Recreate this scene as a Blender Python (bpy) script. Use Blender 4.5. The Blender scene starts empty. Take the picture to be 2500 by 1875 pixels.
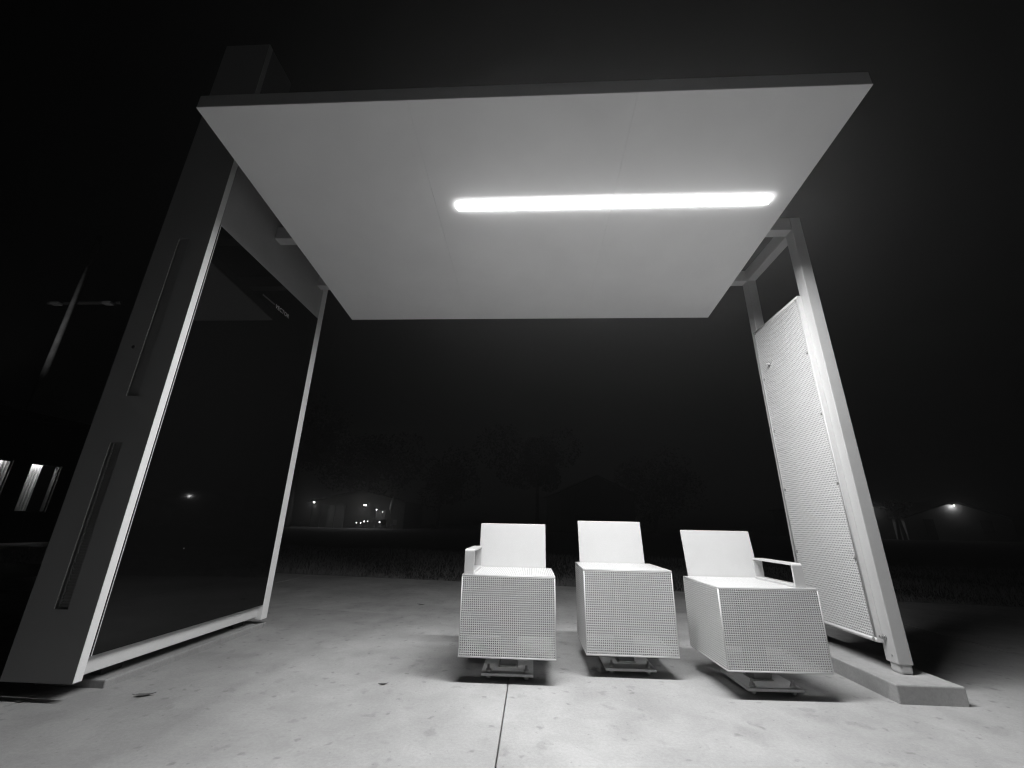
import bpy, math, random
import numpy as np
from mathutils import Matrix, Vector

random.seed(7)
rng = np.random.default_rng(7)
scene = bpy.context.scene
COL = scene.collection

# ---------------------------------------------------------------- camera
PITCH, YAW, ROLL = 0.3278, 0.0547, -0.0199
CAM_H = 0.7023
cam_d = bpy.data.cameras.new("camera")
cam = bpy.data.objects.new("camera", cam_d)
COL.objects.link(cam)
cam_d.sensor_width = 36.0
cam_d.lens = 997.14 / 2500 * 36.0
cam_d.shift_x = 0.0003
cam_d.shift_y = 0.0012
cam_d.clip_start = 0.02
cam_d.clip_end = 1000
cyw, syw = math.cos(YAW), math.sin(YAW)
cp, sp = math.cos(PITCH), math.sin(PITCH)
cr, sr = math.cos(ROLL), math.sin(ROLL)
r0 = Vector((cyw, syw, 0))
d0 = Vector((-syw * cp, cyw * cp, sp))
u0 = Vector((syw * sp, -cyw * sp, cp))
R = cr * r0 - sr * u0
U = sr * r0 + cr * u0
m = Matrix((R, U, -d0)).transposed().to_4x4()
m.translation = Vector((0, 0, CAM_H))
cam.matrix_world = m
scene.camera = cam

# ---------------------------------------------------------------- world: night, last glow below the horizon
world = bpy.data.worlds.new("World")
scene.world = world
world.use_nodes = True
nt = world.node_tree
nt.nodes.clear()
sky = nt.nodes.new("ShaderNodeTexSky")
sky.sky_type = 'NISHITA'
sky.sun_disc = False
sky.sun_elevation = math.radians(-5.0)
sky.sun_rotation = math.radians(0.0)
bw = nt.nodes.new("ShaderNodeRGBToBW")
bg = nt.nodes.new("ShaderNodeBackground")
bg.inputs[1].default_value = 0.015
wo = nt.nodes.new("ShaderNodeOutputWorld")
nt.links.new(sky.outputs[0], bw.inputs[0])
nt.links.new(bw.outputs[0], bg.inputs[0])
nt.links.new(bg.outputs[0], wo.inputs[0])

LAMP = 285.0           # radiance of the canopy light diffuser
HAZE = 0.0050           # density of the haze added for lamp glare

scene.view_settings.view_transform = 'Standard'
scene.view_settings.look = 'None'
scene.view_settings.exposure = 0.35
scene.view_settings.gamma = 1.0
scene.cycles.use_denoising = True
scene.cycles.max_bounces = 8
scene.cycles.diffuse_bounces = 5
scene.cycles.volume_bounces = 0
scene.cycles.sample_clamp_indirect = 6.0
scene.cycles.sample_clamp_direct = 6.0
scene.cycles.filter_width = 1.25
scene.cycles.use_adaptive_sampling = True
scene.cycles.adaptive_threshold = 0.01


# ---------------------------------------------------------------- materials
def mat(name, val, rough=0.5, metal=0.0, var=0.0, vscale=6.0, bump=0.0, bscale=200.0, spec=0.5, coat=0.0):
    mt = bpy.data.materials.new(name)
    mt.use_nodes = True
    n = mt.node_tree
    b = n.nodes["Principled BSDF"]
    b.inputs["Base Color"].default_value = (val, val, val, 1)
    b.inputs["Roughness"].default_value = rough
    b.inputs["Metallic"].default_value = metal
    b.inputs["Specular IOR Level"].default_value = spec
    b.inputs["Coat Weight"].default_value = coat
    tc = n.nodes.new("ShaderNodeTexCoord")
    if var > 0:
        ns = n.nodes.new("ShaderNodeTexNoise")
        ns.inputs["Scale"].default_value = vscale
        ns.inputs["Detail"].default_value = 6
        ns.inputs["Roughness"].default_value = 0.65
        mr = n.nodes.new("ShaderNodeMapRange")
        mr.inputs[1].default_value = 0.25
        mr.inputs[2].default_value = 0.75
        mr.inputs[3].default_value = val * (1 - var)
        mr.inputs[4].default_value = val * (1 + var)
        n.links.new(tc.outputs["Object"], ns.inputs["Vector"])
        n.links.new(ns.outputs["Fac"], mr.inputs[0])
        n.links.new(mr.outputs[0], b.inputs["Base Color"])
        m2 = n.nodes.new("ShaderNodeMapRange")
        m2.inputs[3].default_value = max(0.02, rough - 0.1)
        m2.inputs[4].default_value = min(1, rough + 0.1)
        n.links.new(ns.outputs["Fac"], m2.inputs[0])
        n.links.new(m2.outputs[0], b.inputs["Roughness"])
    if bump > 0:
        nb = n.nodes.new("ShaderNodeTexNoise")
        nb.inputs["Scale"].default_value = bscale
        nb.inputs["Detail"].default_value = 4
        bp = n.nodes.new("ShaderNodeBump")
        bp.inputs["Strength"].default_value = bump
        bp.inputs["Distance"].default_value = 0.002
        n.links.new(tc.outputs["Object"], nb.inputs["Vector"])
        n.links.new(nb.outputs["Fac"], bp.inputs["Height"])
        n.links.new(bp.outputs[0], b.inputs["Normal"])
    return mt


def emis(name, val, strength):
    mt = bpy.data.materials.new(name)
    mt.use_nodes = True
    b = mt.node_tree.nodes["Principled BSDF"]
    b.inputs["Base Color"].default_value = (val, val, val, 1)
    b.inputs["Emission Color"].default_value = (1, 1, 1, 1)
    b.inputs["Emission Strength"].default_value = strength
    return mt


DARK_SIDE_N = (1.0, -0.13, 0.0)
DARK_SIDE_C = -1.30


def concrete(name, val, spots=1.0, scale=1.0, dark_side=False):
    mt = bpy.data.materials.new(name)
    mt.use_nodes = True
    n = mt.node_tree
    L = n.links.new
    b = n.nodes["Principled BSDF"]
    b.inputs["Roughness"].default_value = 0.85
    b.inputs["Specular IOR Level"].default_value = 0.25
    tc = n.nodes.new("ShaderNodeTexCoord")

    def noise(s, d=6, r=0.6, dist=0.0, vec=None):
        q = n.nodes.new("ShaderNodeTexNoise")
        q.inputs["Scale"].default_value = s
        q.inputs["Detail"].default_value = d
        q.inputs["Roughness"].default_value = r
        q.inputs["Distortion"].default_value = dist
        L(vec or tc.outputs["Object"], q.inputs["Vector"])
        return q.outputs["Fac"]

    def mrange(src, a, c, lo, hi):
        q = n.nodes.new("ShaderNodeMapRange")
        q.interpolation_type = 'SMOOTHSTEP'
        for k, v in zip((1, 2, 3, 4), (a, c, lo, hi)):
            q.inputs[k].default_value = v
        L(src, q.inputs[0])
        return q.outputs[0]

    def mul(a, c):
        q = n.nodes.new("ShaderNodeMath")
        q.operation = 'MULTIPLY'
        for k, s in enumerate((a, c)):
            if isinstance(s, float):
                q.inputs[k].default_value = s
            else:
                L(s, q.inputs[k])
        return q.outputs[0]

    big = mrange(noise(0.9 * scale, 3), 0.3, 0.7, 0.78, 1.10)
    mid = mrange(noise(7 * scale, 6, 0.7, 0.6), 0.32, 0.68, 0.93, 1.05)
    fine = mrange(noise(90, 4), 0.3, 0.7, 0.94, 1.05)
    grit = mrange(noise(420, 2), 0.3, 0.72, 0.95, 1.04)
    v = mul(mul(mul(big, mid), fine), grit)

    # soft blotchy stains: distorted voronoi cells kept only in a few cells
    def stains(sc, rad, dark, keep, dist):
        mp = n.nodes.new("ShaderNodeVectorMath")
        mp.operation = 'ADD'
        nn = n.nodes.new("ShaderNodeTexNoise")
        nn.inputs["Scale"].default_value = sc * 1.7
        nn.inputs["Detail"].default_value = 5
        L(tc.outputs["Object"], nn.inputs["Vector"])
        sc_ = n.nodes.new("ShaderNodeVectorMath")
        sc_.operation = 'SCALE'
        sc_.inputs[3].default_value = dist
        L(nn.outputs["Color"], sc_.inputs[0])
        L(tc.outputs["Object"], mp.inputs[0])
        L(sc_.outputs[0], mp.inputs[1])
        vo = n.nodes.new("ShaderNodeTexVoronoi")
        vo.voronoi_dimensions = '2D'
        vo.inputs["Scale"].default_value = sc
        L(mp.outputs[0], vo.inputs["Vector"])
        spot = mrange(vo.outputs["Distance"], rad * 0.25, rad, 1.0, 0.0)
        sepc = n.nodes.new("ShaderNodeSeparateColor")
        L(vo.outputs["Color"], sepc.inputs[0])
        kp = mrange(sepc.outputs[0], keep, min(1.0, keep + 0.2), 0.0, 1.0)
        q = mul(spot, kp)
        inv = n.nodes.new("ShaderNodeMath")
        inv.operation = 'MULTIPLY_ADD'
        L(q, inv.inputs[0])
        inv.inputs[1].default_value = -dark
        inv.inputs[2].default_value = 1.0
        return inv.outputs[0]

    v = mul(v, stains(3.1, 0.34, 0.14 * spots, 0.45, 0.30))
    v = mul(v, stains(7.5, 0.24, 0.24 * spots, 0.66, 0.13))
    v = mul(v, stains(17.0, 0.27, 0.40 * spots, 0.78, 0.05))
    v = mul(v, stains(38.0, 0.2, 0.35 * spots, 0.86, 0.02))
    if dark_side:
        # slab slightly darker on one side of a wandering line, streaked along it
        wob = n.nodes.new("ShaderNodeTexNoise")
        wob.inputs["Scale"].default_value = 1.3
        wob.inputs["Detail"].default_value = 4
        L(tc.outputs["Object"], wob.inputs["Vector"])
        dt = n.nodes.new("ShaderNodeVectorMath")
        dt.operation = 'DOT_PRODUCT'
        dt.inputs[1].default_value = DARK_SIDE_N
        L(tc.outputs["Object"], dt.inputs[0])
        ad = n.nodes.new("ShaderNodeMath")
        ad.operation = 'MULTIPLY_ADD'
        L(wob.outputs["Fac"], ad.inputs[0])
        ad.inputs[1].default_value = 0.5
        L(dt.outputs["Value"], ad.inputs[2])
        v = mul(v, mrange(ad.outputs[0], DARK_SIDE_C - .35, DARK_SIDE_C + .35, 0.80, 1.0))
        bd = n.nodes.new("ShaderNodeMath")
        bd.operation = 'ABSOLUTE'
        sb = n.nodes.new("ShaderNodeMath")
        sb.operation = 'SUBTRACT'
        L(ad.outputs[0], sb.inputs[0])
        sb.inputs[1].default_value = DARK_SIDE_C
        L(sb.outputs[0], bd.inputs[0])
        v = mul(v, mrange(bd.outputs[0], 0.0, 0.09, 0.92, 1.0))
    v = mul(v, val)
    L(v, b.inputs["Base Color"])
    bp = n.nodes.new("ShaderNodeBump")
    bp.inputs["Strength"].default_value = 0.35
    bp.inputs["Distance"].default_value = 0.002
    L(noise(160, 5, 0.7), bp.inputs["Height"])
    L(bp.outputs[0], b.inputs["Normal"])
    return mt


M = {
    'ceiling': mat("ceiling_paint", 0.74, 0.55, var=0.05, vscale=2.5, bump=0.05, bscale=60),
    'fascia': mat("fascia_paint", 0.40, 0.5, var=0.06, vscale=8),
    'white': mat("white_powder_coat", 0.60, 0.38, var=0.02, vscale=14, bump=0.04, bscale=500),
    'perf': mat("perforated_powder_coat", 0.68, 0.42, var=0.02, vscale=14),
    'steel_paint': mat("post_paint", 0.48, 0.42, var=0.04, vscale=9, bump=0.03, bscale=300),
    'pylon': mat("pylon_grey_paint", 0.26, 0.55, var=0.05, vscale=5, bump=0.03, bscale=200),
    'slot': mat("slot_dark", 0.24, 0.6),
    'louvre': mat("louvre_grey", 0.24, 0.5),
    'trim': mat("aluminium_trim", 0.85, 0.42, var=0.03, vscale=10),
    'upper': mat("upper_panel_paint", 0.40, 0.5, var=0.10, vscale=3.0),
    'rail': mat("rail_paint", 0.66, 0.4, var=0.05, vscale=12),
    'glass': mat("dark_display_glass", 0.004, 0.04, spec=0.30),
    'gasket': mat("gasket_rubber", 0.03, 0.6),
    'zinc': mat("zinc_plated_steel", 0.55, 0.32, metal=1.0, var=0.1, vscale=60),
    'galv': mat("base_plate_paint", 0.70, 0.5, var=0.10, vscale=25, bump=0.1, bscale=200),
    'text': mat("sign_lettering", 0.40, 0.6),
    'pad': concrete("pad_concrete", 0.43, 0.65, dark_side=True),
    'walk': concrete("sidewalk_concrete", 0.42, 0.7, 1.3),
    'footing': concrete("footing_concrete", 0.40, 0.25, 2.0),
    'ground': mat("soil", 0.035, 0.95, var=0.5, vscale=3),
    'grass': mat("grass_blades", 0.20, 0.8, var=0.4, vscale=5),
    'leafdry': mat("dry_leaf", 0.10, 0.7, var=0.3, vscale=80),
    'rock': mat("grout_lump", 0.38, 0.9, var=0.15, vscale=40, bump=0.5, bscale=120),
    'bark': mat("bark", 0.07, 0.9, var=0.4, vscale=6),
    'pole': mat("pole_wood", 0.22, 0.85, var=0.35, vscale=4),
    'foliage': mat("foliage", 0.02, 0.7, var=0.4, vscale=2),
    'darkwall': mat("dark_building_wall", 0.02, 0.8, var=0.2, vscale=1.5),
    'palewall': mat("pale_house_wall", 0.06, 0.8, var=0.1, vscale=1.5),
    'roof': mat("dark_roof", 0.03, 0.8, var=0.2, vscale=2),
    'curtain': mat("curtain_fabric", 0.75, 0.9, var=0.08, vscale=20),
    'frame': mat("dark_frame", 0.06, 0.5),
    'flag': mat("pale_flag", 0.3, 0.8),
    'chairplastic': mat("garden_chair", 0.15, 0.6),
}
M['pedestal'] = mat("pedestal_grey_paint", 0.18, 0.5)
M['black'] = mat("tarred_timber", 0.008, 0.9)
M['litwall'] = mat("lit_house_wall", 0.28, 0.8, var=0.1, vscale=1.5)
M['inside'] = mat("shaded_inner_face", 0.26, 0.6)  # shade behind the holes put into the colour of the inner faces
M['lamp'] = emis("light_bar_diffuser", 1.0, LAMP)
M['lampside'] = emis("light_bar_frosted_side", 1.0, 14.0)
M['bulb'] = emis("porch_bulb", 1.0, 130.0)
M['smallbulb'] = emis("garden_bulb", 1.0, 14.0)
M['roombulb'] = emis("room_bulb", 1.0, 12.0)


# ---------------------------------------------------------------- mesh helpers
class MB:
    def __init__(self):
        self.v = []
        self.f = []
        self.sm = []

    def add(self, vs, fs, smooth=False):
        o = len(self.v)
        self.v += [tuple(p) for p in vs]
        self.f += [tuple(i + o for i in f) for f in fs]
        self.sm += [smooth] * len(fs)

    def box(self, x0, x1, y0, y1, z0, z1, bev=0.0):
        if bev <= 0:
            vs = [(x, y, z) for x in (x0, x1) for y in (y0, y1) for z in (z0, z1)]
            fs = [(0, 1, 3, 2), (4, 6, 7, 5), (0, 4, 5, 1), (2, 3, 7, 6), (0, 2, 6, 4), (1, 5, 7, 3)]
            self.add(vs, fs)
            return
        import bmesh
        bm = bmesh.new()
        bmesh.ops.create_cube(bm, size=1)
        for v in bm.verts:
            v.co = Vector(((x0 + x1) / 2 + v.co.x * (x1 - x0), (y0 + y1) / 2 + v.co.y * (y1 - y0), (z0 + z1) / 2 + v.co.z * (z1 - z0)))
        bmesh.ops.bevel(bm, geom=bm.edges[:], offset=bev, segments=3, affect='EDGES', profile=0.5)
        bm.normal_update()
        bm.verts.ensure_lookup_table()
        self.add([v.co[:] for v in bm.verts], [[v.index for v in f.verts] for f in bm.faces], False)
        bm.free()

    def tube(self, p0, p1, r0, r1=None, seg=12, caps=True):
        r1 = r0 if r1 is None else r1
        p0, p1 = Vector(p0), Vector(p1)
        d = (p1 - p0).normalized()
        a = d.orthogonal().normalized()
        b = d.cross(a)
        vs = []
        for p, r in ((p0, r0), (p1, r1)):
            for k in range(seg):
                t = 2 * math.pi * k / seg
                vs.append(p + a * r * math.cos(t) + b * r * math.sin(t))
        fs = [(k, (k + 1) % seg, seg + (k + 1) % seg, seg + k) for k in range(seg)]
        self.add(vs, fs, True)
        if caps:
            o = len(self.v) - 2 * seg
            self.f += [tuple(o + k for k in reversed(range(seg))), tuple(o + seg + k for k in range(seg))]
            self.sm += [False, False]

    def lathe(self, c, prof, seg=16):
        vs = []
        for r, z in prof:
            for k in range(seg):
                t = 2 * math.pi * k / seg
                vs.append((c[0] + r * math.cos(t), c[1] + r * math.sin(t), c[2] + z))
        fs = []
        for j in range(len(prof) - 1):
            for k in range(seg):
                fs.append((j * seg + k, j * seg + (k + 1) % seg, (j + 1) * seg + (k + 1) % seg, (j + 1) * seg + k))
        self.add(vs, fs, True)

    def build(self, name, material, parent=None, bevel=0.0, loc=None):
        me = bpy.data.meshes.new(name)
        me.from_pydata(self.v, [], self.f)
        me.polygons.foreach_set("use_smooth", self.sm)
        me.materials.append(material)
        o = bpy.data.objects.new(name, me)
        COL.objects.link(o)
        if loc:
            o.location = loc
        if parent:
            o.parent = parent
        if bevel > 0:
            bv = o.modifiers.new("bevel", 'BEVEL')
            bv.width = bevel
            bv.segments = 2
            bv.limit_method = 'ANGLE'
        return o


def tag(o, label=None, cat=None, group=None, kind=None):
    if label:
        o["label"] = label
    if cat:
        o["category"] = cat
    if group:
        o["group"] = group
    if kind:
        o["kind"] = kind
    return o


def empty(name, loc=(0, 0, 0), rz=0.0):
    o = bpy.data.objects.new(name, None)
    o.empty_display_size = 0.1
    COL.objects.link(o)
    o.location = loc
    o.rotation_euler = (0, 0, rz)
    return o


def slab(pts, z0, z1, name, material, kind='structure', bev=0.0):
    n = len(pts)
    b = MB()
    vs = [(x, y, z0) for x, y in pts] + [(x, y, z1) for x, y in pts]
    fs = [tuple(reversed(range(n))), tuple(range(n, 2 * n))] + [(k, (k + 1) % n, n + (k + 1) % n, n + k) for k in range(n)]
    b.add(vs, fs)
    o = b.build(name, material, bevel=bev)
    return tag(o, kind=kind)


# perforated sheet: grid of real round holes with wall thickness, in (u, v, w)
def perf(nu, nv, pu, pv, r, t, mu, mv, ox=0.0, oy=0.0, inner='hi'):
    U = 2 * nu + 1
    V = 2 * nv + 1
    ii, jj = np.meshgrid(np.arange(U), np.arange(V), indexing='ij')
    lat = np.stack([ox + mu + ii.ravel() * pu / 2, oy + mv + jj.ravel() * pv / 2], 1)
    ang = np.arange(8) * math.pi / 4 + math.pi / 8 * 0
    ring = np.stack([np.cos(ang), np.sin(ang)], 1) * r
    ci, cj = np.meshgrid(np.arange(nu), np.arange(nv), indexing='ij')
    ci, cj = ci.ravel(), cj.ravel()
    cen = np.stack([ox + mu + (ci + .5) * pu, oy + mv + (cj + .5) * pv], 1)
    hv = (cen[:, None, :] + ring[None]).reshape(-1, 2)
    off = np.array([(2, 1), (2, 2), (1, 2), (0, 2), (0, 1), (0, 0), (1, 0), (2, 0)])
    oi = (2 * ci[:, None] + off[None, :, 0]) * V + (2 * cj[:, None] + off[None, :, 1])
    n0 = len(lat)
    hi = n0 + np.arange(len(ci) * 8).reshape(-1, 8)
    nx = np.roll(np.arange(8), -1)
    top = np.stack([hi, oi, oi[:, nx], hi[:, nx]], 2).reshape(-1, 4)
    P2 = np.concatenate([lat, hv])
    n1 = len(P2)
    P = np.concatenate([np.c_[P2, np.zeros(n1)], np.c_[P2, np.full(n1, t)]])
    F = [top[:, ::-1], top + n1, np.stack([hi, hi[:, nx], hi[:, nx] + n1, hi + n1], 2).reshape(-1, 4)]
    # solid margins round the hole field
    w = nu * pu + 2 * mu
    h = nv * pv + 2 * mv
    a0, a1, b0, b1 = ox, ox + w, oy, oy + h
    c0, c1, e0, e1 = ox + mu, ox + w - mu, oy + mv, oy + h - mv
    Q, G = [], []
    for (x0, x1, y0, y1) in ((a0, a1, b0, e0), (a0, a1, e1, b1), (a0, c0, e0, e1), (c1, a1, e0, e1)):
        k = len(Q)
        Q += [(x, y, z) for x in (x0, x1) for y in (y0, y1) for z in (0, t)]
        G += [tuple(k + q for q in f) for f in ((0, 1, 3, 2), (4, 6, 7, 5), (0, 4, 5, 1), (2, 3, 7, 6), (0, 2, 6, 4), (1, 5, 7, 3))]
    Q = np.array(Q)
    G = np.array(G) + len(P)
    nq = len(top)
    mi = np.concatenate([np.full(nq, 1 if inner == 'lo' else 0), np.full(nq, 1 if inner == 'hi' else 0), np.ones(nq, int), np.zeros(len(G), int)])
    return np.concatenate([P, Q]), np.concatenate(F + [G]), mi


def np_mesh(name, V, F, material, mi=None, material2=None):
    me = bpy.data.meshes.new(name)
    me.vertices.add(len(V))
    me.vertices.foreach_set("co", np.ascontiguousarray(V, dtype=np.float32).ravel())
    me.loops.add(F.size)
    me.loops.foreach_set("vertex_index", np.ascontiguousarray(F, dtype=np.int32).ravel())
    me.polygons.add(len(F))
    me.polygons.foreach_set("loop_start", np.arange(0, F.size, 4, dtype=np.int32))
    me.update(calc_edges=True)
    me.validate()
    me.materials.append(material)
    if mi is not None:
        me.materials.append(material2)
        me.polygons.foreach_set("material_index", np.ascontiguousarray(mi, dtype=np.int32))
    return me


# ================================================================ SETTING
slab([(-300, -60), (300, -60), (300, 300), (-300, 300)], -1.0, -0.035, "ground", M['ground'])


def walk_y(x, c):
    return c - 0.132 * x


# pad: two pours with a control joint; the walk behind is a pour of its own
JX = -0.112
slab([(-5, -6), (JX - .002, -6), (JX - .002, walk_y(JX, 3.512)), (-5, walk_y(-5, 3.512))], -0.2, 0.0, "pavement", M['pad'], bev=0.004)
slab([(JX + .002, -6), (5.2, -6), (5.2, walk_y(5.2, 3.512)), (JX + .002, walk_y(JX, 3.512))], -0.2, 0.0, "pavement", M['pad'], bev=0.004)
for x0, x1 in ((-6.0, -3.02), (-3.0, -0.01), (0.01, 3.0), (3.02, 7)):
    slab([(x0, walk_y(x0, 3.52)), (x1, walk_y(x1, 3.52)), (x1, walk_y(x1, 5.59)), (x0, walk_y(x0, 5.59))], -0.2, -0.003, "sidewalk", M['walk'], bev=0.004)


# grass beyond the walk
def grass():
    n = 60000
    x = rng.uniform(-11, 11, n)
    d = rng.random(n) ** 2.0 * 6.0
    y = 5.6 - 0.132 * x + 0.02 + d
    h = rng.uniform(0.02, 0.07, n) * (0.6 + 0.8 * (np.sin(x * 2.1 + 1.3 * y) * .5 + .5))
    a = rng.uniform(0, 2 * math.pi, n)
    w = 0.004
    tx, ty = np.cos(a), np.sin(a)
    lean = rng.uniform(0, .05, n)
    b = rng.uniform(0, 2 * math.pi, n)
    V = np.zeros((n, 4, 3))
    z = -0.035
    V[:, 0] = np.c_[x - tx * w, y - ty * w, np.full(n, z)]
    V[:, 1] = np.c_[x + tx * w, y + ty * w, np.full(n, z)]
    V[:, 2] = np.c_[x + tx * .001 + np.cos(b) * lean, y + ty * .001 + np.sin(b) * lean, z + h]
    V[:, 3] = np.c_[x - tx * .001 + np.cos(b) * lean, y - ty * .001 + np.sin(b) * lean, z + h]
    F = np.arange(n * 4).reshape(-1, 4)
    me = np_mesh("grass", V.reshape(-1, 3), F, M['grass'])
    o = bpy.data.objects.new("grass", me)
    COL.objects.link(o)
    tag(o, "short dark grass beyond the far edge of the sidewalk", "grass", kind='stuff')


grass()

# ================================================================ BUS SHELTER
SH = tag(empty("bus_shelter", (0, 2.2, 0)), "white steel bus shelter with lit light bar under its canopy and dark display wall", "bus shelter")
SH_INV = Matrix.Translation((0, -2.2, 0))


def sp_(o):  # parent a part modelled in world coordinates
    o.parent = SH
    o.matrix_parent_inverse = SH_INV
    return o


RXL, RXR, RYF, RYB, RZ, RS, RT = -1.4904, 1.3775, 1.2441, 2.9465, 2.4203, -0.0863, 0.074


def rz(y):
    return RZ + RS * (y - RYF)


def prism_y(b, x0, x1, y0, y1, dz0, dz1, xt0=None, xt1=None):
    vs = []
    for x in (x0, x1):
        for y in (y0, y1):
            for dz in (dz0, dz1):
                vs.append((x, y, rz(y) + dz))
    b.add(vs, [(0, 1, 3, 2), (4, 6, 7, 5), (0, 4, 5, 1), (2, 3, 7, 6), (0, 2, 6, 4), (1, 5, 7, 3)])


# canopy body and its soffit sheets (with hairline joints)
b = MB()
prism_y(b, RXL, RXR, RYF, RYB, 0.005, RT)
canopy = sp_(b.build("canopy", M['fascia'], bevel=0.004))
TX0, TX1, TY0, TY1 = -0.4271, 1.2699, 1.7781, 1.8458


def soffit(pts):
    """polygon sheet under the canopy, following its slope"""
    q = MB()
    n = len(pts)
    vs = [(x, y, rz(y)) for x, y in pts] + [(x, y, rz(y) + .0045) for x, y in pts]
    q.add(vs, [tuple(reversed(range(n))), tuple(range(n, 2 * n))] + [(k, (k + 1) % n, n + (k + 1) % n, n + k) for k in range(n)])
    o = q.build("soffit_panel", M['ceiling'], canopy)
    return o


e = .0003
s1f, s1b, s2f, s2b = .438, .412, -.545, -.530
soffit([(RXL, RYF), (s2f - e, RYF), (s2b - e, RYB), (RXL, RYB)])
soffit([(s2f + e, RYF), (s1f - e, RYF), (s1b - e, RYB), (s2b + e, RYB)])
soffit([(s1f + e, RYF), (RXR, RYF), (RXR, RYB), (s1b + e, RYB)])

# light bar: diffuser standing a little proud of the soffit
b = MB()
prism_y(b, TX0 + .008, TX1 - .010, TY0 + .006, TY1 - .013, -0.012, -0.0005)
lb = sp_(b.build("light_bar", M['lampside']))
lb.data.materials.append(M['lamp'])
for f in lb.data.polygons:
    if abs(f.center.z - sum(q.center.z for q in lb.data.polygons) / 6) > .005 and f.center.z < rz(1.8) - .009:
        f.material_index = 1
lb["label"] = "glowing white linear light bar under the canopy"

# beams carrying the canopy
PX0, PX1 = 1.7105, 1.778
WX = -1.824
for y0 in (2.312, 2.912):
    b = MB()
    b.box(WX, PX0 - .001, y0 + .001, y0 + .073, 2.580, 2.678, 0)
    sp_(b.build("beam", M['steel_paint'], bevel=0.004))
b = MB()
b.box(PX0 + .001, PX1 - .001, 2.387, 2.911, 2.581, 2.677)
sp_(b.build("beam", M['steel_paint'], bevel=0.004))
for x in (-1.1, 0.0, 1.0):
    for yy in (2.315, 2.915):
        b = MB()
        b.box(x - .04, x + .04, yy, min(yy + .06, RYB - .005), rz(yy) + RT - .006, 2.5795)
        sp_(b.build("hanger", M['steel_paint']))

# posts
for y0 in (2.312, 2.912):
    b = MB()
    b.box(PX0, PX1, y0, y0 + .074, .113, 2.679)
    post = sp_(b.build("post", M['steel_paint'], bevel=0.004))
    b = MB()
    b.box(PX0 + .006, PX1 - .002, y0 + .003, y0 + .068, .070, .16, 0.014)
    s = b.build("post_stub", M['steel_paint'], post)
    b = MB()
    c = (PX0, y0 + .045, .218)
    b.tube(c, (c[0] - .006, c[1], c[2]), .011, .011)
    b.tube((c[0] - .006, c[1], c[2]), (c[0] - .016, c[1], c[2]), .007, .007)
    b.tube((c[0] - .016, c[1], c[2]), (c[0] - .024, c[1], c[2]), .0095, .006)
    s = b.build("clevis_bolt", M['zinc'], post)
    b = MB()
    b.tube((PX0, y0 + .028, .145), (PX0 - .002, y0 + .028, .145), .004)
    s = b.build("rivet", M['zinc'], post)

# perforated side screen
KX, KY0, KY1, KZ0, KZ1 = 1.681, 2.371, 2.911, .1905, 2.1165
nu, nv = 42, 156
pu, pv = .0121, .0121
V, F, MI = perf(nu, nv, pu, pv, .0029, .002, (KY1 - KY0 - nu * pu) / 2, (KZ1 - KZ0 - nv * pv) / 2)
P = np.c_[KX + V[:, 2], KY0 + V[:, 0], KZ0 + V[:, 1]]
scr = bpy.data.objects.new("perforated_screen", np_mesh("perforated_screen", P, F, M['perf'], MI, M['inside']))
COL.objects.link(scr)
sp_(scr)
b = MB()   # folded returns behind the sheet's edges
b.box(KX + .0021, PX0 - .001, KY0, KY0 + .002, KZ0, KZ1)
b.box(KX + .0021, PX0 - .001, KY1 - .002, KY1, KZ0, KZ1)
b.box(KX + .0021, PX0 - .001, KY0 + .0021, KY1 - .0021, KZ0, KZ0 + .002)
b.box(KX + .0021, PX0 - .001, KY0 + .0021, KY1 - .0021, KZ1 - .002, KZ1)
o = b.build("folded_edge", M['perf'], scr)
b = MB()  # second sheet lining the back of the screen
b.box(KX + .0235, KX + .0255, KY0 + .0025, KY1 - .0025, KZ0 + .0025, KZ1 - .0025)
o = b.build("backing_sheet", mat("backing_dark", .10, .6), scr)
for yy, zs in ((2.391, (2.097, 1.729, 1.344, .951, .567, .203)), (2.885, (2.103, 1.732, 1.348, .954, .571, .203))):
    for z in zs:
        b = MB()
        b.tube((KX, yy, z), (KX - .002, yy, z), .0075, .0075, 10)
        b.tube((KX - .002, yy, z), (KX - .007, yy, z), .0045, .003, 10)
        o = b.build("screw", M['zinc'], scr)
b = MB()
b.tube((KX, 2.781, 1.813), (KX - .022, 2.781, 1.813), .011, .007)
b.tube((KX - .022, 2.781, 1.813), (KX - .028, 2.781, 1.813), .013, .011)
o = b.build("hook", M['white'], scr)

# ---- left side: pylon and display wall
PYX0, PYX1, PYY0, PYY1, PZ0, PZ1 = WX - .3105, WX, 1.833, 2.10, .066, 3.818
SL = [(-2.008, -1.946, 1.266, 2.201), (-2.008, -1.946, .329, 1.035)]
b = MB()
# front sheet cut round the slots
xs = [PYX0, -2.008, -1.946, PYX1 - .002]
b.box(xs[0], xs[1], PYY0, PYY0 + .006, PZ0, PZ1)
b.box(xs[2], xs[3], PYY0, PYY0 + .006, PZ0, PZ1)
for z0, z1 in ((PZ0, .329), (1.035, 1.266), (2.201, PZ1)):
    b.box(xs[1], xs[2], PYY0, PYY0 + .006, z0, z1)
b.box(PYX0, PYX0 + .004, PYY0 + .006, PYY1, PZ0, PZ1)
b.box(PYX0 + .004, WX - .101, PYY1 - .004, PYY1, PZ0, 2.9)
b.box(PYX0 + .004, PYX1 - .002, PYY1 - .004, PYY1, 2.9, PZ1)
b.box(PYX0 + .004, PYX1 - .002, PYY0 + .006, PYY1 - .004, PZ1 - .004, PZ1)
b.box(PYX0 + .004, PYX1 - .002, PYY0 + .006, 1.868, PZ0, PZ0 + .004)
b.box(PYX1 - .006, PYX1 - .002, 1.869, PYY1 - .004, 2.9, PZ1 - .004)
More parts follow.
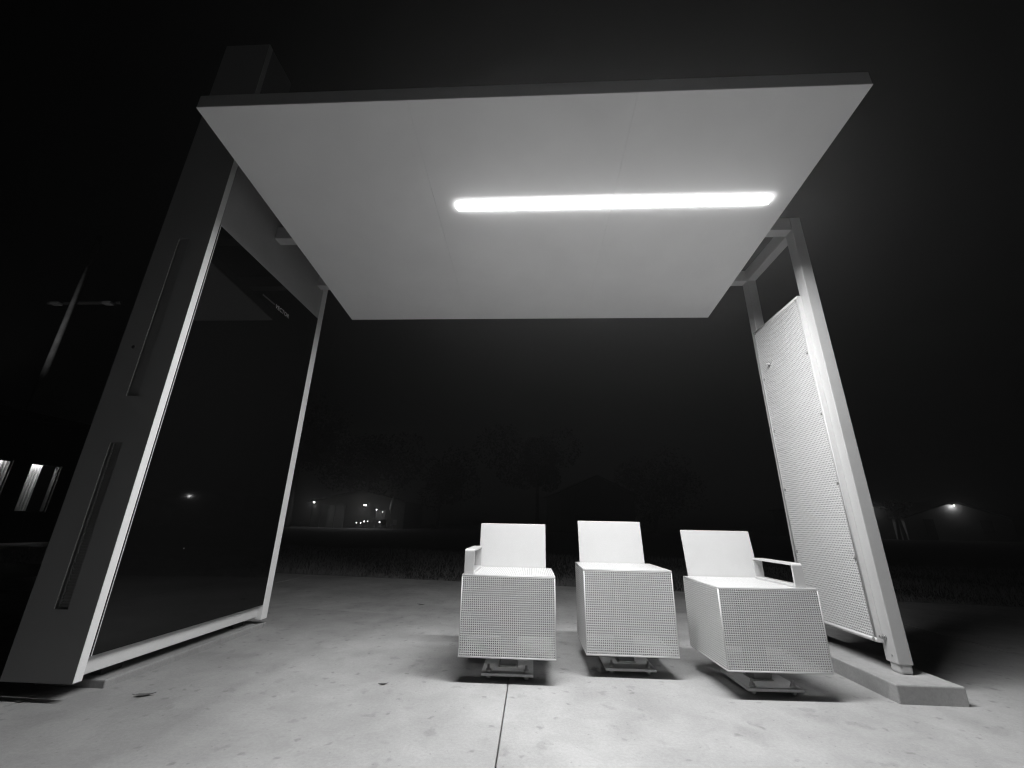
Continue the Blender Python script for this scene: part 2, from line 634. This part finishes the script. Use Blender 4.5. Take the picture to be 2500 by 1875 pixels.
pyl = sp_(b.build("pylon", M['pylon']))
b = MB()
b.box(-2.03, -1.92, PYY0 + .016, PYY0 + .019, .30, 2.25)
o = b.build("slot_lining", M['slot'], pyl)
b = MB()
for k in range(58):
    z = .337 + k * .0118
    b.box(-1.998, -1.957, PYY0 + .010, PYY0 + .0155, z, z + .004)
b.box(-2.0005, -1.998, PYY0 + .008, PYY0 + .0155, .333, 1.032)
b.box(-1.957, -1.9545, PYY0 + .008, PYY0 + .0155, .333, 1.032)
o = b.build("louvre", M['louvre'], pyl)
b = MB()
b.tube((-2.055, PYY0, 1.53), (-2.055, PYY0 - .004, 1.53), .009)
o = b.build("key_lock", M['gasket'], pyl)
# side trim strip
b = MB()
b.box(WX - .002, WX, PYY0 + .0002, 1.868, .069, PZ1 - .0005)
o = b.build("edge_trim", M['trim'], pyl)
# the wall stands on a low kerb of its own, set back under the pylon
for y in (2.05, 2.90):
    b = MB()
    b.box(WX - .20, WX - .10, y, y + .10, .0325, PZ0)
    sp_(b.build("foot", M['gasket']))

# display wall: upper panel, rail, rear jamb, glass
WYB = 3.090
b = MB()
b.box(WX - .10, WX - .001, 1.872, WYB - .072, 2.327, 2.86)
sp_(b.build("upper_panel", M['upper'], bevel=.002))
b = MB()
b.box(WX - .10, WX - .028, 1.872, WYB - .072, .078, .1505)
rail = sp_(b.build("bottom_rail", M['rail'], bevel=.004))
b = MB()
b.box(WX - .10, WX, 3.025, WYB, .060, 2.86)
sp_(b.build("jamb", M['trim'], bevel=.003))
b = MB()
b.box(WX - .09, WX - .004, 1.8735, 3.0235, .151, 2.3262)
gl = sp_(b.build("display_glass", M['glass']))
b = MB()
b.box(WX - .0039, WX - .001, 1.8775, 1.880, .151, 2.326)
o = b.build("gasket", M['trim'], gl)
b = MB()   # printed bar in front of the lettering
b.box(WX - .0039, WX - .0035, 2.335, 2.470, 2.138, 2.149)
o = b.build("logo_bar", mat("logo_bar_print", .03, .6), gl)
cu = bpy.data.curves.new("lettering", 'FONT')
cu.body = "VECTOR"
cu.size = .042
cu.extrude = .0002
cu.space_character = 1.05
cu.materials.append(M['text'])
tmp = bpy.data.objects.new("lettering_curve", cu)
me = bpy.data.meshes.new_from_object(tmp)
bpy.data.objects.remove(tmp)
o = bpy.data.objects.new("lettering", me)
COL.objects.link(o)
o.parent = gl
o.rotation_euler = (math.radians(90), 0, math.radians(90))
o.location = (WX - .0035, 2.482, 2.127)
b = MB()
b.tube((WX - .004, 2.22, .55), (WX - .003, 2.22, .55), .0025, .0025, 8)
o = b.build("indicator_light", M['text'], gl)

# ================================================================ FOOTING under the right posts
b = MB()
b.box(1.580, 1.869, 2.183, 3.16, -.05, .073)
tag(b.build("concrete_kerb", M['footing'], bevel=.006), "low pale concrete kerb block under the shelter's right posts", "kerb")

b = MB()
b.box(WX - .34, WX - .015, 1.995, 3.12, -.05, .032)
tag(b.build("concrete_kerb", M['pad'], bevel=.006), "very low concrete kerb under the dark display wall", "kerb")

# ================================================================ CHAIRS
PT = .0098
BW, BD, BH = .460, .410, .357
NU, NV_, ND = 46, 35, 41
TS = .002


def seat_box_mesh():
    allV, allF, allM, off = [], [], [], 0

    def put(V, F, mi):
        nonlocal off
        allV.append(V)
        allF.append(F + off)
        allM.append(mi)
        off += len(V)
    # front
    V, F, mi = perf(NU, NV_, PT, PT, .0031, TS, (BW - NU * PT) / 2, (BH - NV_ * PT) / 2)
    put(np.c_[V[:, 0] - BW / 2, V[:, 2], V[:, 1]], F[:, ::-1], mi)
    # back is a plain sheet
    # sides
    d = BD - TS
    V, F, mi = perf(ND, NV_, PT, PT, .0024, TS, (d - ND * PT) / 2, (BH - NV_ * PT) / 2)
    put(np.c_[-BW / 2 + V[:, 2], TS + .0001 + V[:, 0], V[:, 1]], F, mi)
    V, F, mi = perf(ND, NV_, PT, PT, .0024, TS, (d - ND * PT) / 2, (BH - NV_ * PT) / 2, inner='lo')
    put(np.c_[BW / 2 - TS + V[:, 2], TS + .0001 + V[:, 0], V[:, 1]], F, mi)
    # top
    V, F, mi = perf(NU, ND, PT, PT, .0021, TS, (BW - NU * PT) / 2, (BD - ND * PT) / 2, inner='lo')
    put(np.c_[V[:, 0] - BW / 2, V[:, 1], BH + .0001 + V[:, 2]], F, mi)
    # inner flange along the bottom edges, back sheet
    q = MB()
    q.box(-BW / 2 + .0021, BW / 2 - .0021, BD - TS, BD - .0001, 0.0001, BH)
    q.box(-BW / 2 + .0021, BW / 2 - .0021, .0022, .012, .0001, .002)
    q.box(-BW / 2 + .0021, -BW / 2 + .012, .0122, BD - .0022, .0001, .002)
    q.box(BW / 2 - .012, BW / 2 - .0021, .0122, BD - .0022, .0001, .002)
    put(np.array(q.v), np.array(q.f), np.ones(len(q.f), int))
    return np_mesh("seat_box", np.concatenate(allV), np.concatenate(allF), M['perf'], np.concatenate(allM), M['inside'])


SEAT_MESH = seat_box_mesh()


def make_chair(x, y, rot, z0, z1, width, arm, label):
    t = tag(empty("chair", (x, y, 0), rot), label, "chair", "perforated metal chairs under the canopy")
    o = bpy.data.objects.new("seat_box", SEAT_MESH)
    COL.objects.link(o)
    o.parent = t
    o.location = (0, 0, z0)
    o.scale = (width / BW, 1, (z1 - z0) / BH)
    # backrest: leaning plate with a folded rim, runs down behind the box
    b = MB()
    w2 = .199
    y0, y1 = BD + .004, BD + .052
    za, zb, zc = z0 + .04, z1, z1 + .245

    def plate(xa, xb, ya0, z_a, ya1, z_b, th):
        vs = []
        for xx in (xa, xb):
            vs += [(xx, ya0, z_a), (xx, ya0 + th, z_a), (xx, ya1, z_b), (xx, ya1 + th, z_b)]
        b.add(vs, [(0, 1, 3, 2), (4, 6, 7, 5), (0, 4, 5, 1), (2, 3, 7, 6), (0, 2, 6, 4), (1, 5, 7, 3)])
    plate(-w2, w2, y0, zb - .002, y1, zc, .009)
    b.box(-w2, w2, y0, y0 + .006, za, zb - .0021)
    b.build("backrest", M['white'], t, bevel=.0025)
    if arm:
        s, ax0, ax1, ya, yb, zt = arm
        b = MB()
        th = .010
        zt0 = z1 + .003
        b.box(ax0, ax1, ya, yb, zt0, zt0 + th)
        b.box(ax0, ax1, ya, ya + th, zt0 + th + .0002, zt - th - .0002)
        b.box(ax0, ax1, yb - th, yb, zt0 + th + .0002, zt - th - .0002)
        # top bar with rounded shoulders
        prof = []
        rr = .012
        for k in range(6):
            a = math.pi - k / 5 * math.pi / 2
            prof.append((ya + rr + rr * math.cos(a), zt - rr + rr * math.sin(a)))
        for k in range(6):
            a = math.pi / 2 - k / 5 * math.pi / 2
            prof.append((yb - rr + rr * math.cos(a), zt - rr + rr * math.sin(a)))
        prof += [(yb - th, zt - rr), (yb - th, zt - th), (ya + th, zt - th), (ya + th, zt - rr)]
        n = len(prof)
        vs = [(ax0, p, q) for p, q in prof] + [(ax1, p, q) for p, q in prof]
        b.add(vs, [tuple(range(n)), tuple(reversed(range(n, 2 * n)))] + [(k, n + k, n + (k + 1) % n, (k + 1) % n) for k in range(n)])
        b.build("armrest", M['white'], t, bevel=.0008)
    # pedestal
    py = .203
    pb = .029
    b = MB()
    b.box(-.042, .042, py - .042, py + .042, pb + .0005, z1 - .022, .008)
    b.build("pedestal", M['pedestal'], t)
    b = MB()
    b.box(-.19, .19, py - .03, py + .03, z1 - .0215, z1 - .0035)
    b.build("seat_bracket", M['pedestal'], t)
    b = MB()
    b.box(-.125, .125, .060, .325, .017, pb)
    bp = b.build("base_plate", M['galv'], t, bevel=.0015)
    b = MB()   # weld bead
    b.box(-.048, .048, py - .048, py + .048, pb - .0003, pb + .006, .003)
    b.build("weld", M['zinc'], bp)
    for bx in (-.091, .091):
        for by in (.086, .300):
            b = MB()
            b.tube((bx, by, 0), (bx, by, pb + .030), .006, .006, 10)
            b.lathe((bx, by, pb), [(0.0, .0035), (.015, .0035), (.015, .0002)])
            b.lathe((bx, by, pb), [(.0125, .0035), (.0125, .0135), (.008, .0145)], 6)
            b.lathe((bx, by, .003), [(.0125, 0.0), (.0125, .0135)], 6)
            b.build("anchor_bolt", M['zinc'], t)
    return t


make_chair(-.119, 2.2146, .003, .1055, .4595, .4617, ('L', -.224, -.176, .02, .365, .578 - .0),
           "white perforated box chair with its armrest on the left, nearest the dark display wall")
make_chair(.494, 2.355, .005, .0956, .4860, .4545, None,
           "middle white perforated box chair that has no armrest")
make_chair(1.089, 2.154, .0385, .1065, .4435, .4610, ('R', .145, .193, .02, .365, .551),
           "white perforated box chair with its armrest on the right, beside the perforated side screen")

# ================================================================ small things on the pavement
def leaf(x, y, L, rot, label):
    b = MB()
    n = 9
    vs, fs = [], []
    for k in range(n):
        t = k / (n - 1)
        w = .30 * L * math.sin(math.pi * min(1, t * 1.05) ** .8) if t > .14 else .015 * L
        xx = (t - .5) * L
        curl = .10 * L * (abs(t - .5) * 2) ** 2
        vs += [(xx, -w / 2, .003 + curl + .12 * w), (xx, 0, .0015 + curl), (xx, w / 2, .003 + curl + .12 * w)]
    for k in range(n - 1):
        fs += [(3 * k, 3 * k + 3, 3 * k + 4, 3 * k + 1), (3 * k + 1, 3 * k + 4, 3 * k + 5, 3 * k + 2)]
    b.add(vs, fs, True)
    o = b.build("fallen_leaf", M['leafdry'])
    o.location = (x, y, .0005)
    o.rotation_euler = (0, 0, rot)
    tag(o, label, "leaf", "dry leaves fallen on the concrete")


leaf(-1.605, 1.938, .085, .35, "dry curled leaf on the concrete in front of the dark display wall's near end")
leaf(-2.01, 1.835, .05, .5, "small dry leaf on the concrete right in front of the grey pylon's foot")
leaf(-.677, 2.166, .045, .25, "small dry leaf lying left of the chair with the left armrest")
leaf(-.999, 4.066, .07, -.1, "dry leaf lying on the sidewalk far behind the chairs")

b = MB()
bmv = []
for (cx, cy, rr) in ((.350, 2.455, .024), (.325, 2.485, .018), (.372, 2.452, .016)):
    seg = 9
    vs, fs = [], []
    for j in range(1, 6):
        th = math.pi / 2 * j / 5
        for k in range(seg):
            a = 2 * math.pi * k / seg
            q = rr * (1 + .25 * math.sin(3 * a + j * 1.7 + cx * 50))
            vs.append((cx + q * math.sin(th) * math.cos(a), cy + q * math.sin(th) * math.sin(a), .75 * q * math.cos(th)))
    vs.append((cx, cy, .75 * rr))
    for j in range(4):
        for k in range(seg):
            fs.append((j * seg + k, (j + 1) * seg + k, (j + 1) * seg + (k + 1) % seg, j * seg + (k + 1) % seg))
    for k in range(seg):
        fs.append((len(vs) - 1, k, (k + 1) % seg))
    b.add(vs, fs, True)
tag(b.build("grout_lump", M['rock']), "small lump of spilled grout at the middle chair's base plate", "grout lump")


# ================================================================ BACKGROUND
def window_curtain(b, x, y0, y1, z0, z1, folds):
    n = folds * 8
    vs, fs = [], []
    for k in range(n + 1):
        t = k / n
        yy = y0 + (y1 - y0) * t
        xx = x + .018 * math.sin(t * folds * 2 * math.pi) + .006 * math.sin(t * folds * 5.3)
        vs += [(xx, yy, z0), (xx, yy, z1)]
    for k in range(n):
        fs.append((2 * k, 2 * k + 2, 2 * k + 3, 2 * k + 1))
    b.add(vs, fs, True)


# building on the left with two lit windows; its facade looks towards the shelter
BX = -14.15
hb = tag(empty("building", (BX, 10.5, 0)), "dark low building at the far left with two curtained lit windows", "building")
HI = Matrix.Translation((-BX, -10.5, 0))


def hp(o, parent=hb):
    o.parent = parent
    if parent is hb:
        o.matrix_parent_inverse = HI
    return o


W1, W2 = (9.65, 10.56, .76, 2.10), (11.0, 11.77, .765, 2.095)
b = MB()
b.box(BX - .2, BX, 2, W1[0], -.035, 3.2)
b.box(BX - .2, BX, W1[1], W2[0], -.035, 3.2)
b.box(BX - .2, BX, W2[1], 16, -.035, 3.2)
for W in (W1, W2):
    b.box(BX - .2, BX, W[0], W[1], -.035, W[2])
    b.box(BX - .2, BX, W[0], W[1], W[3], 3.2)
b.box(BX - 4.2, BX - 4.0, 2, 16, -.035, 3.2)
b.box(BX - 3.99, BX - .21, 2, 2.2, -.035, 3.2)
b.box(BX - 3.99, BX - .21, 15.8, 16, -.035, 3.2)
hp(b.build("wall", M['darkwall']))
b = MB()
b.box(BX - 4.5, BX + .3, 1.8, 16.2, 3.21, 3.4)
hp(b.build("roof", M['roof']))
for i, W in enumerate((W1, W2)):
    b = MB()
    for (y0, y1, z0, z1) in ((W[0], W[1], W[2], W[2] + .03), (W[0], W[1], W[3] - .03, W[3]), (W[0], W[0] + .03, W[2] + .03, W[3] - .03), (W[1] - .03, W[1], W[2] + .03, W[3] - .03)):
        b.box(BX - .12, BX - .05, y0, y1, z0, z1)
    fr = hp(b.build("window_frame", M['frame']))
    b = MB()
    if i == 0:
        window_curtain(b, BX - .30, W[0] - .1, W[1] + .20, W[2] - .1, W[3] + .1, 9)
    else:
        window_curtain(b, BX - .30, W[0] + .05, W[0] + .50, W[2] - .1, W[3] + .1, 6)
        window_curtain(b, BX - .30, W[1] + .09, W[1] + .34, W[2] - .1, W[3] + .1, 4)
    hp(b.build("curtain", M['curtain']))
# a small lamp in the room shows between the curtains
b = MB()
b.lathe((BX - 1.9, 12.05, 1.30), [(.0, .06), (.05, .04), (.06, 0), (.04, -.04), (0, -.05)])
hp(b.build("table_lamp", M['roombulb']))
# the curtains glow because a strip lamp stands between wall and curtain at the head of each window
for (y0, y1) in ((9.7, 10.5), (11.0, 11.74)):
    b = MB()
    b.box(BX - .245, BX - .222, y0, y1, 2.125, 2.14)
    hp(b.build("window_strip_lamp", emis("strip_lamp", 1.0, 110.0)))

b = MB()   # added, unseen roof lamp that brightens the head of the pole
b.box(-16.4, -16.0, 9.5, 9.7, 3.401, 3.60, .01)
fl = hp(b.build("added_floodlight", M['frame']))
ld = bpy.data.lights.new("added_flood_lamp", 'SPOT')
ld.energy = 560
ld.spot_size = math.radians(75)
ld.spot_blend = 1.0
ld.shadow_soft_size = .05
lo = bpy.data.objects.new("added_flood_lamp", ld)
COL.objects.link(lo)
lo.location = (-16.2, 9.6, 3.68)
lo.rotation_euler = (Vector((-18.99, 14.0, 12.2)) - Vector(lo.location)).to_track_quat('-Z', 'Y').to_euler()

for (y0, y1) in ((9.65, 10.56), (11.0, 11.77)):   # added boards that stop strip lamp light spilling outside
    b = MB()
    b.box(BX - .212, BX - .203, y0 - .02, y1 + .02, 2.075, 2.30)
    hp(b.build("spill_board", M['frame']))

# utility pole behind the building
pl = tag(empty("utility_pole", (-18.99, 14.0, 0)), "tall wooden utility pole rising behind the dark building at far left", "utility pole")
b = MB()
b.tube((0, 0, -.035), (0, 0, 12.3), .11, .085, 14)
b.build("pole", M['pole'], pl)
b = MB()
b.tube((-.13, .02, 3), (-.105, .02, 12.2), .016, .022, 8)
b.build("conduit", M['palewall'], pl)
b = MB()
b.box(-1.3, 1.9, .10, .19, 9.05, 9.14)
b.build("crossarm", M['black'], pl)
for dx in (-.72, 1.55):
    b = MB()
    b.box(dx - .18, dx + .18, -.12, .09, 8.93, 9.04, .02)
    b.build("lamp_head", M['palewall'], pl)


def crown(rad, n, size, seed, squash=.7, lobes=14):
    g = np.random.default_rng(seed)
    cs = g.normal(0, .5, (lobes, 3)) * rad
    cs[:, 2] *= squash
    rr = g.uniform(.3, .75, lobes) * rad
    k = g.integers(0, lobes, n)
    d = g.normal(0, 1, (n, 3))
    d /= np.linalg.norm(d, axis=1)[:, None]
    p = cs[k] + d * (rr[k] * g.uniform(.55, 1.05, n) ** .6)[:, None]
    a = g.normal(0, 1, (n, 3))
    a /= np.linalg.norm(a, axis=1)[:, None]
    c = np.cross(a, g.normal(0, 1, (n, 3)))
    c /= np.linalg.norm(c, axis=1)[:, None]
    s = size * g.uniform(.6, 1.3, n)[:, None]
    V = np.stack([p - a * s, p - c * s * .5, p + a * s, p + c * s * .5], 1).reshape(-1, 3)
    return V, np.arange(n * 4).reshape(-1, 4)


def tree(x, y, h, rad, seed, label, n=5000, forked=False, group="trees standing dark against the night sky", size=.16):
    t = tag(empty("tree", (x, y, -.035)), label, "tree", group)
    g = random.Random(seed)
    b = MB()
    base = h - rad * 1.1
    if forked:
        for s in (-1, 1):
            b.tube((s * .28, 0, 0), (s * .10, 0, base * .8), .16, .11, 9)
            b.tube((s * .10, 0, base * .8), (s * .5 * rad, .1, h - rad * .7), .11, .04, 7)
    else:
        b.tube((0, 0, 0), (.05, 0, base), rad * .07, rad * .05, 9)
        for k in range(6):
            a = k * 1.05 + g.random()
            b.tube((.05, 0, base * (.8 + .04 * k)), (math.cos(a) * rad * .6, math.sin(a) * rad * .6, base + rad * g.uniform(.2, .9)), rad * .03, rad * .01, 6)
    b.build("trunk", M['bark'], t)
    V, F = crown(rad, n, size, seed)
    V[:, 2] += h - rad * .75
    o = bpy.data.objects.new("crown", np_mesh("crown", V, F, M['foliage']))
    COL.objects.link(o)
    o.parent = t
    return t


tree(-27.5, 47, 14.3, 5.6, 11, "tallest broad dark tree above the lamps left of the chairs", 7000, size=.25)
tree(-20.0, 50, 11.0, 4.2, 12, "rounded dark tree just right of the tallest tree", 5000, size=.22)
tree(-12.0, 54, 8.6, 3.4, 13, "low dark tree above the gap between display wall and chairs", 4000, size=.2)
tree(.5, 48, 10.2, 3.6, 14, "dark tree standing over the left armrest chair and middle chair", 5000, size=.2)
tree(15.5, 55, 9.0, 4.0, 15, "dark tree behind the armrest chair nearest the side screen", 4000, size=.2)


def wall_lamp(x, y, z, face, label, strength_r, group="outdoor lamps burning in the distance", arm=None):
    t = tag(empty("wall_lamp", (x, y, z)), label, "lamp", group)
    b = MB()
    b.lathe((0, 0, 0), [(0, .10), (.16, .06), (.20, 0)], 14)
    b.box(-.03, .03, .0, .35, .06, .10)
    b.build("lamp_shade", M['frame'], t)
    b = MB()
    b.lathe((0, 0, 0), [(0, .02), (strength_r, 0), (strength_r * .9, -.08), (0, -.13)], 12)
    o = b.build("bulb", M['bulb'], t)
    return t


def gable_house(name, x, y, w, d, eave, ridge, rot, label, wallmat, roofmat):
    t = tag(empty(name, (x, y, -.035), rot), label, "house")
    b = MB()
    vs = []
    for yy in (0, d):
        vs += [(-w / 2, yy, 0), (w / 2, yy, 0), (w / 2, yy, eave), (0, yy, ridge), (-w / 2, yy, eave)]
    b.add(vs, [(4, 3, 2, 1, 0), (5, 6, 7, 8, 9), (0, 1, 6, 5), (1, 2, 7, 6), (0, 5, 9, 4), (4, 9, 8, 3), (3, 8, 7, 2)])
    b.build("wall", wallmat, t)
    b = MB()
    o = .4
    sl = (ridge - eave) / (w / 2)
    for s in (-1, 1):
        x0, x1 = 0.0, s * (w / 2 + o)
        z0, z1 = ridge + .03, ridge + .03 - sl * (w / 2 + o)
        vs = []
        for yy in (-o, d + o):
            vs += [(x0, yy, z0), (x1, yy, z1), (x1, yy, z1 + .15), (x0, yy, z0 + .15)]
        b.add(vs, [(0, 1, 2, 3), (4, 7, 6, 5), (0, 4, 5, 1), (1, 5, 6, 2), (2, 6, 7, 3), (3, 7, 4, 0)])
    b.build("roof", roofmat, t)
    # a door and a window, dark
    b = MB()
    b.box(-w * .32, -w * .32 + .95, -.05, -.003, 0, 2.05)
    b.build("door", M['frame'], t)
    b = MB()
    b.box(w * .2, w * .2 + 1.1, -.05, -.003, .9, 2.0)
    b.build("window", M['frame'], t)
    return t


# far right: house with lit gable, and a garage wall behind a forked tree
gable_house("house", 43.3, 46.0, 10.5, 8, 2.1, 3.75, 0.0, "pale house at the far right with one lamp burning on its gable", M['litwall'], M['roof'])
wall_lamp(43.1, 45.7, 3.42, 0, "small lamp at the top of the pale gable at far right", .048)
gable_house("house", 34.3, 47.5, 9.0, 7, 2.9, 3.6, 0.0, "low pale house just right of the right post, behind a small tree", M['palewall'], M['roof'])
wall_lamp(35.75, 46.7, 3.10, 0, "small lamp lighting the little tree just right of the right post", .06)
tree(36.3, 44.6, 3.6, .9, 21, "small forked tree lit by a lamp just right of the right post", 900, True, "", .12)
# centre: dark house with a pale side, seen between chair backs
gable_house("house", 7.2, 47.5, 8.4, 8, 4.1, 6.0, .15, "dim gabled house far behind the middle chair", M['palewall'], M['roof'])
# left centre: house with porch lamps
gable_house("house", -20.2, 48.5, 11, 8, 2.8, 4.0, 0.0, "dark house behind the two bright lamps beside the display wall", M['darkwall'], M['roof'])
wall_lamp(-23.8, 45.2, 2.60, 0, "bright lamp nearest the display wall's rear jamb", .10)
wall_lamp(-18.09, 45.2, 2.40, 0, "brightest far lamp, at the middle of the dark yard", .16)
b = MB()
for xx in (-22.85, -21.25):
    b.box(xx - .05, xx + .05, 45.0, 45.1, -.03, 2.35)
b.box(-22.95, -21.15, 44.95, 45.15, 2.36, 2.5)
b.box(-22.9, -21.2, 47.2, 47.4, -.03, 2.35)
for k in range(5):
    b.box(-22.9, -21.2, 45.2 + k * .42, 45.3 + k * .42, 2.51, 2.6)
tag(b.build("pergola", M['palewall']), "small pale pergola between the two bright far lamps", "pergola")

for i, (x, y, z, r, lb_) in enumerate([
        (-18.55, 44.6, .58, .045, "leftmost of the low garden lights under the brightest far lamp"),
        (-18.1, 44.6, .57, .05, "second low garden light under the brightest far lamp"),
        (-17.75, 44.6, .72, .06, "tallest of the low garden lights under the brightest far lamp"),
        (-17.35, 44.6, .75, .035, "rightmost small low garden light under the brightest far lamp"),
        (-16.55, 44.6, 1.92, .055, "raised garden light right of the brightest far lamp"),
        (-15.87, 44.6, 1.70, .03, "faint raised garden light left of the tall flag"),
        (-16.08, 44.6, .68, .065, "bright low garden light left of the tall flag")]):
    t = tag(empty("garden_light", (x, y, -.035)), lb_, "garden light", "garden lights in the far yard")
    b = MB()
    b.tube((0, 0, 0), (0, 0, z - r), .02, .015, 8)
    b.build("stake", M['frame'], t)
    b = MB()
    b.lathe((0, 0, z), [(0, r), (r * .8, r * .6), (r, 0), (r * .8, -r * .6), (0, -r)], 10)
    b.build("globe", M['smallbulb'], t)

t = tag(empty("feather_flag", (-15.0, 45, -.035)), "pale closed feather flag on a pole right of the garden lights", "flag")
b = MB()
b.tube((0, 0, 0), (.1, 0, 3.5), .03, .015, 8)
b.build("flagpole", M['frame'], t)
b = MB()
vs, fs = [], []
for k in range(13):
    q = k / 12
    z = 1.5 + 1.95 * q
    w_ = .42 * math.sin(math.pi * min(1, q * .9 + .1)) ** .7
    for s in (0, .5, 1):
        vs.append((.05 + .05 * q - w_ * s * .9 + .0, .04 * math.sin(q * 9 + s * 3), z))
for k in range(12):
    for s in range(2):
        fs.append((3 * k + s, 3 * k + s + 1, 3 * k + s + 4, 3 * k + s + 3))
b.add(vs, fs, True)
o = b.build("banner", M['flag'], t)
so = o.modifiers.new("thick", 'SOLIDIFY')
so.thickness = .01


def garden_chair(x, y, rot, label):
    t = tag(empty("garden_chair", (x, y, -.035), rot), label, "garden chair", "garden chairs in the far yard")
    b = MB()
    b.box(-.25, .25, -.25, .25, .42, .46)
    b.build("seat", M['chairplastic'], t)
    b = MB()
    b.box(-.25, .25, .25, .29, .46, .95)
    b.build("backrest", M['chairplastic'], t)
    for sx in (-.23, .23):
        for sy in (-.23, .23):
            b = MB()
            b.tube((sx, sy, 0), (sx, sy, .42), .02, .02, 6)
            b.build("leg", M['chairplastic'], t)


garden_chair(-15.5, 44.2, .3, "left one of two pale garden chairs at the foot of the flag")
garden_chair(-14.5, 44.2, -.4, "right one of two pale garden chairs at the foot of the flag")

# ================================================================ haze added to give the lens glare round the lamps
b = MB()
b.box(-80, 80, -8, 90, -1.9, 20)
hz = b.build("haze", M['white'])
hz.data.materials.clear()
hm = bpy.data.materials.new("glare_haze")
hm.use_nodes = True
n = hm.node_tree
n.nodes.clear()
pv_ = n.nodes.new("ShaderNodeVolumePrincipled")
pv_.inputs["Color"].default_value = (.9, .9, .9, 1)
pv_.inputs["Density"].default_value = HAZE
pv_.inputs["Anisotropy"].default_value = 0.75
ou = n.nodes.new("ShaderNodeOutputMaterial")
n.links.new(pv_.outputs[0], ou.inputs["Volume"])
hz.data.materials.append(hm)
tag(hz, "thin haze added around the shelter for the glare of its lamp", "haze", kind='stuff')
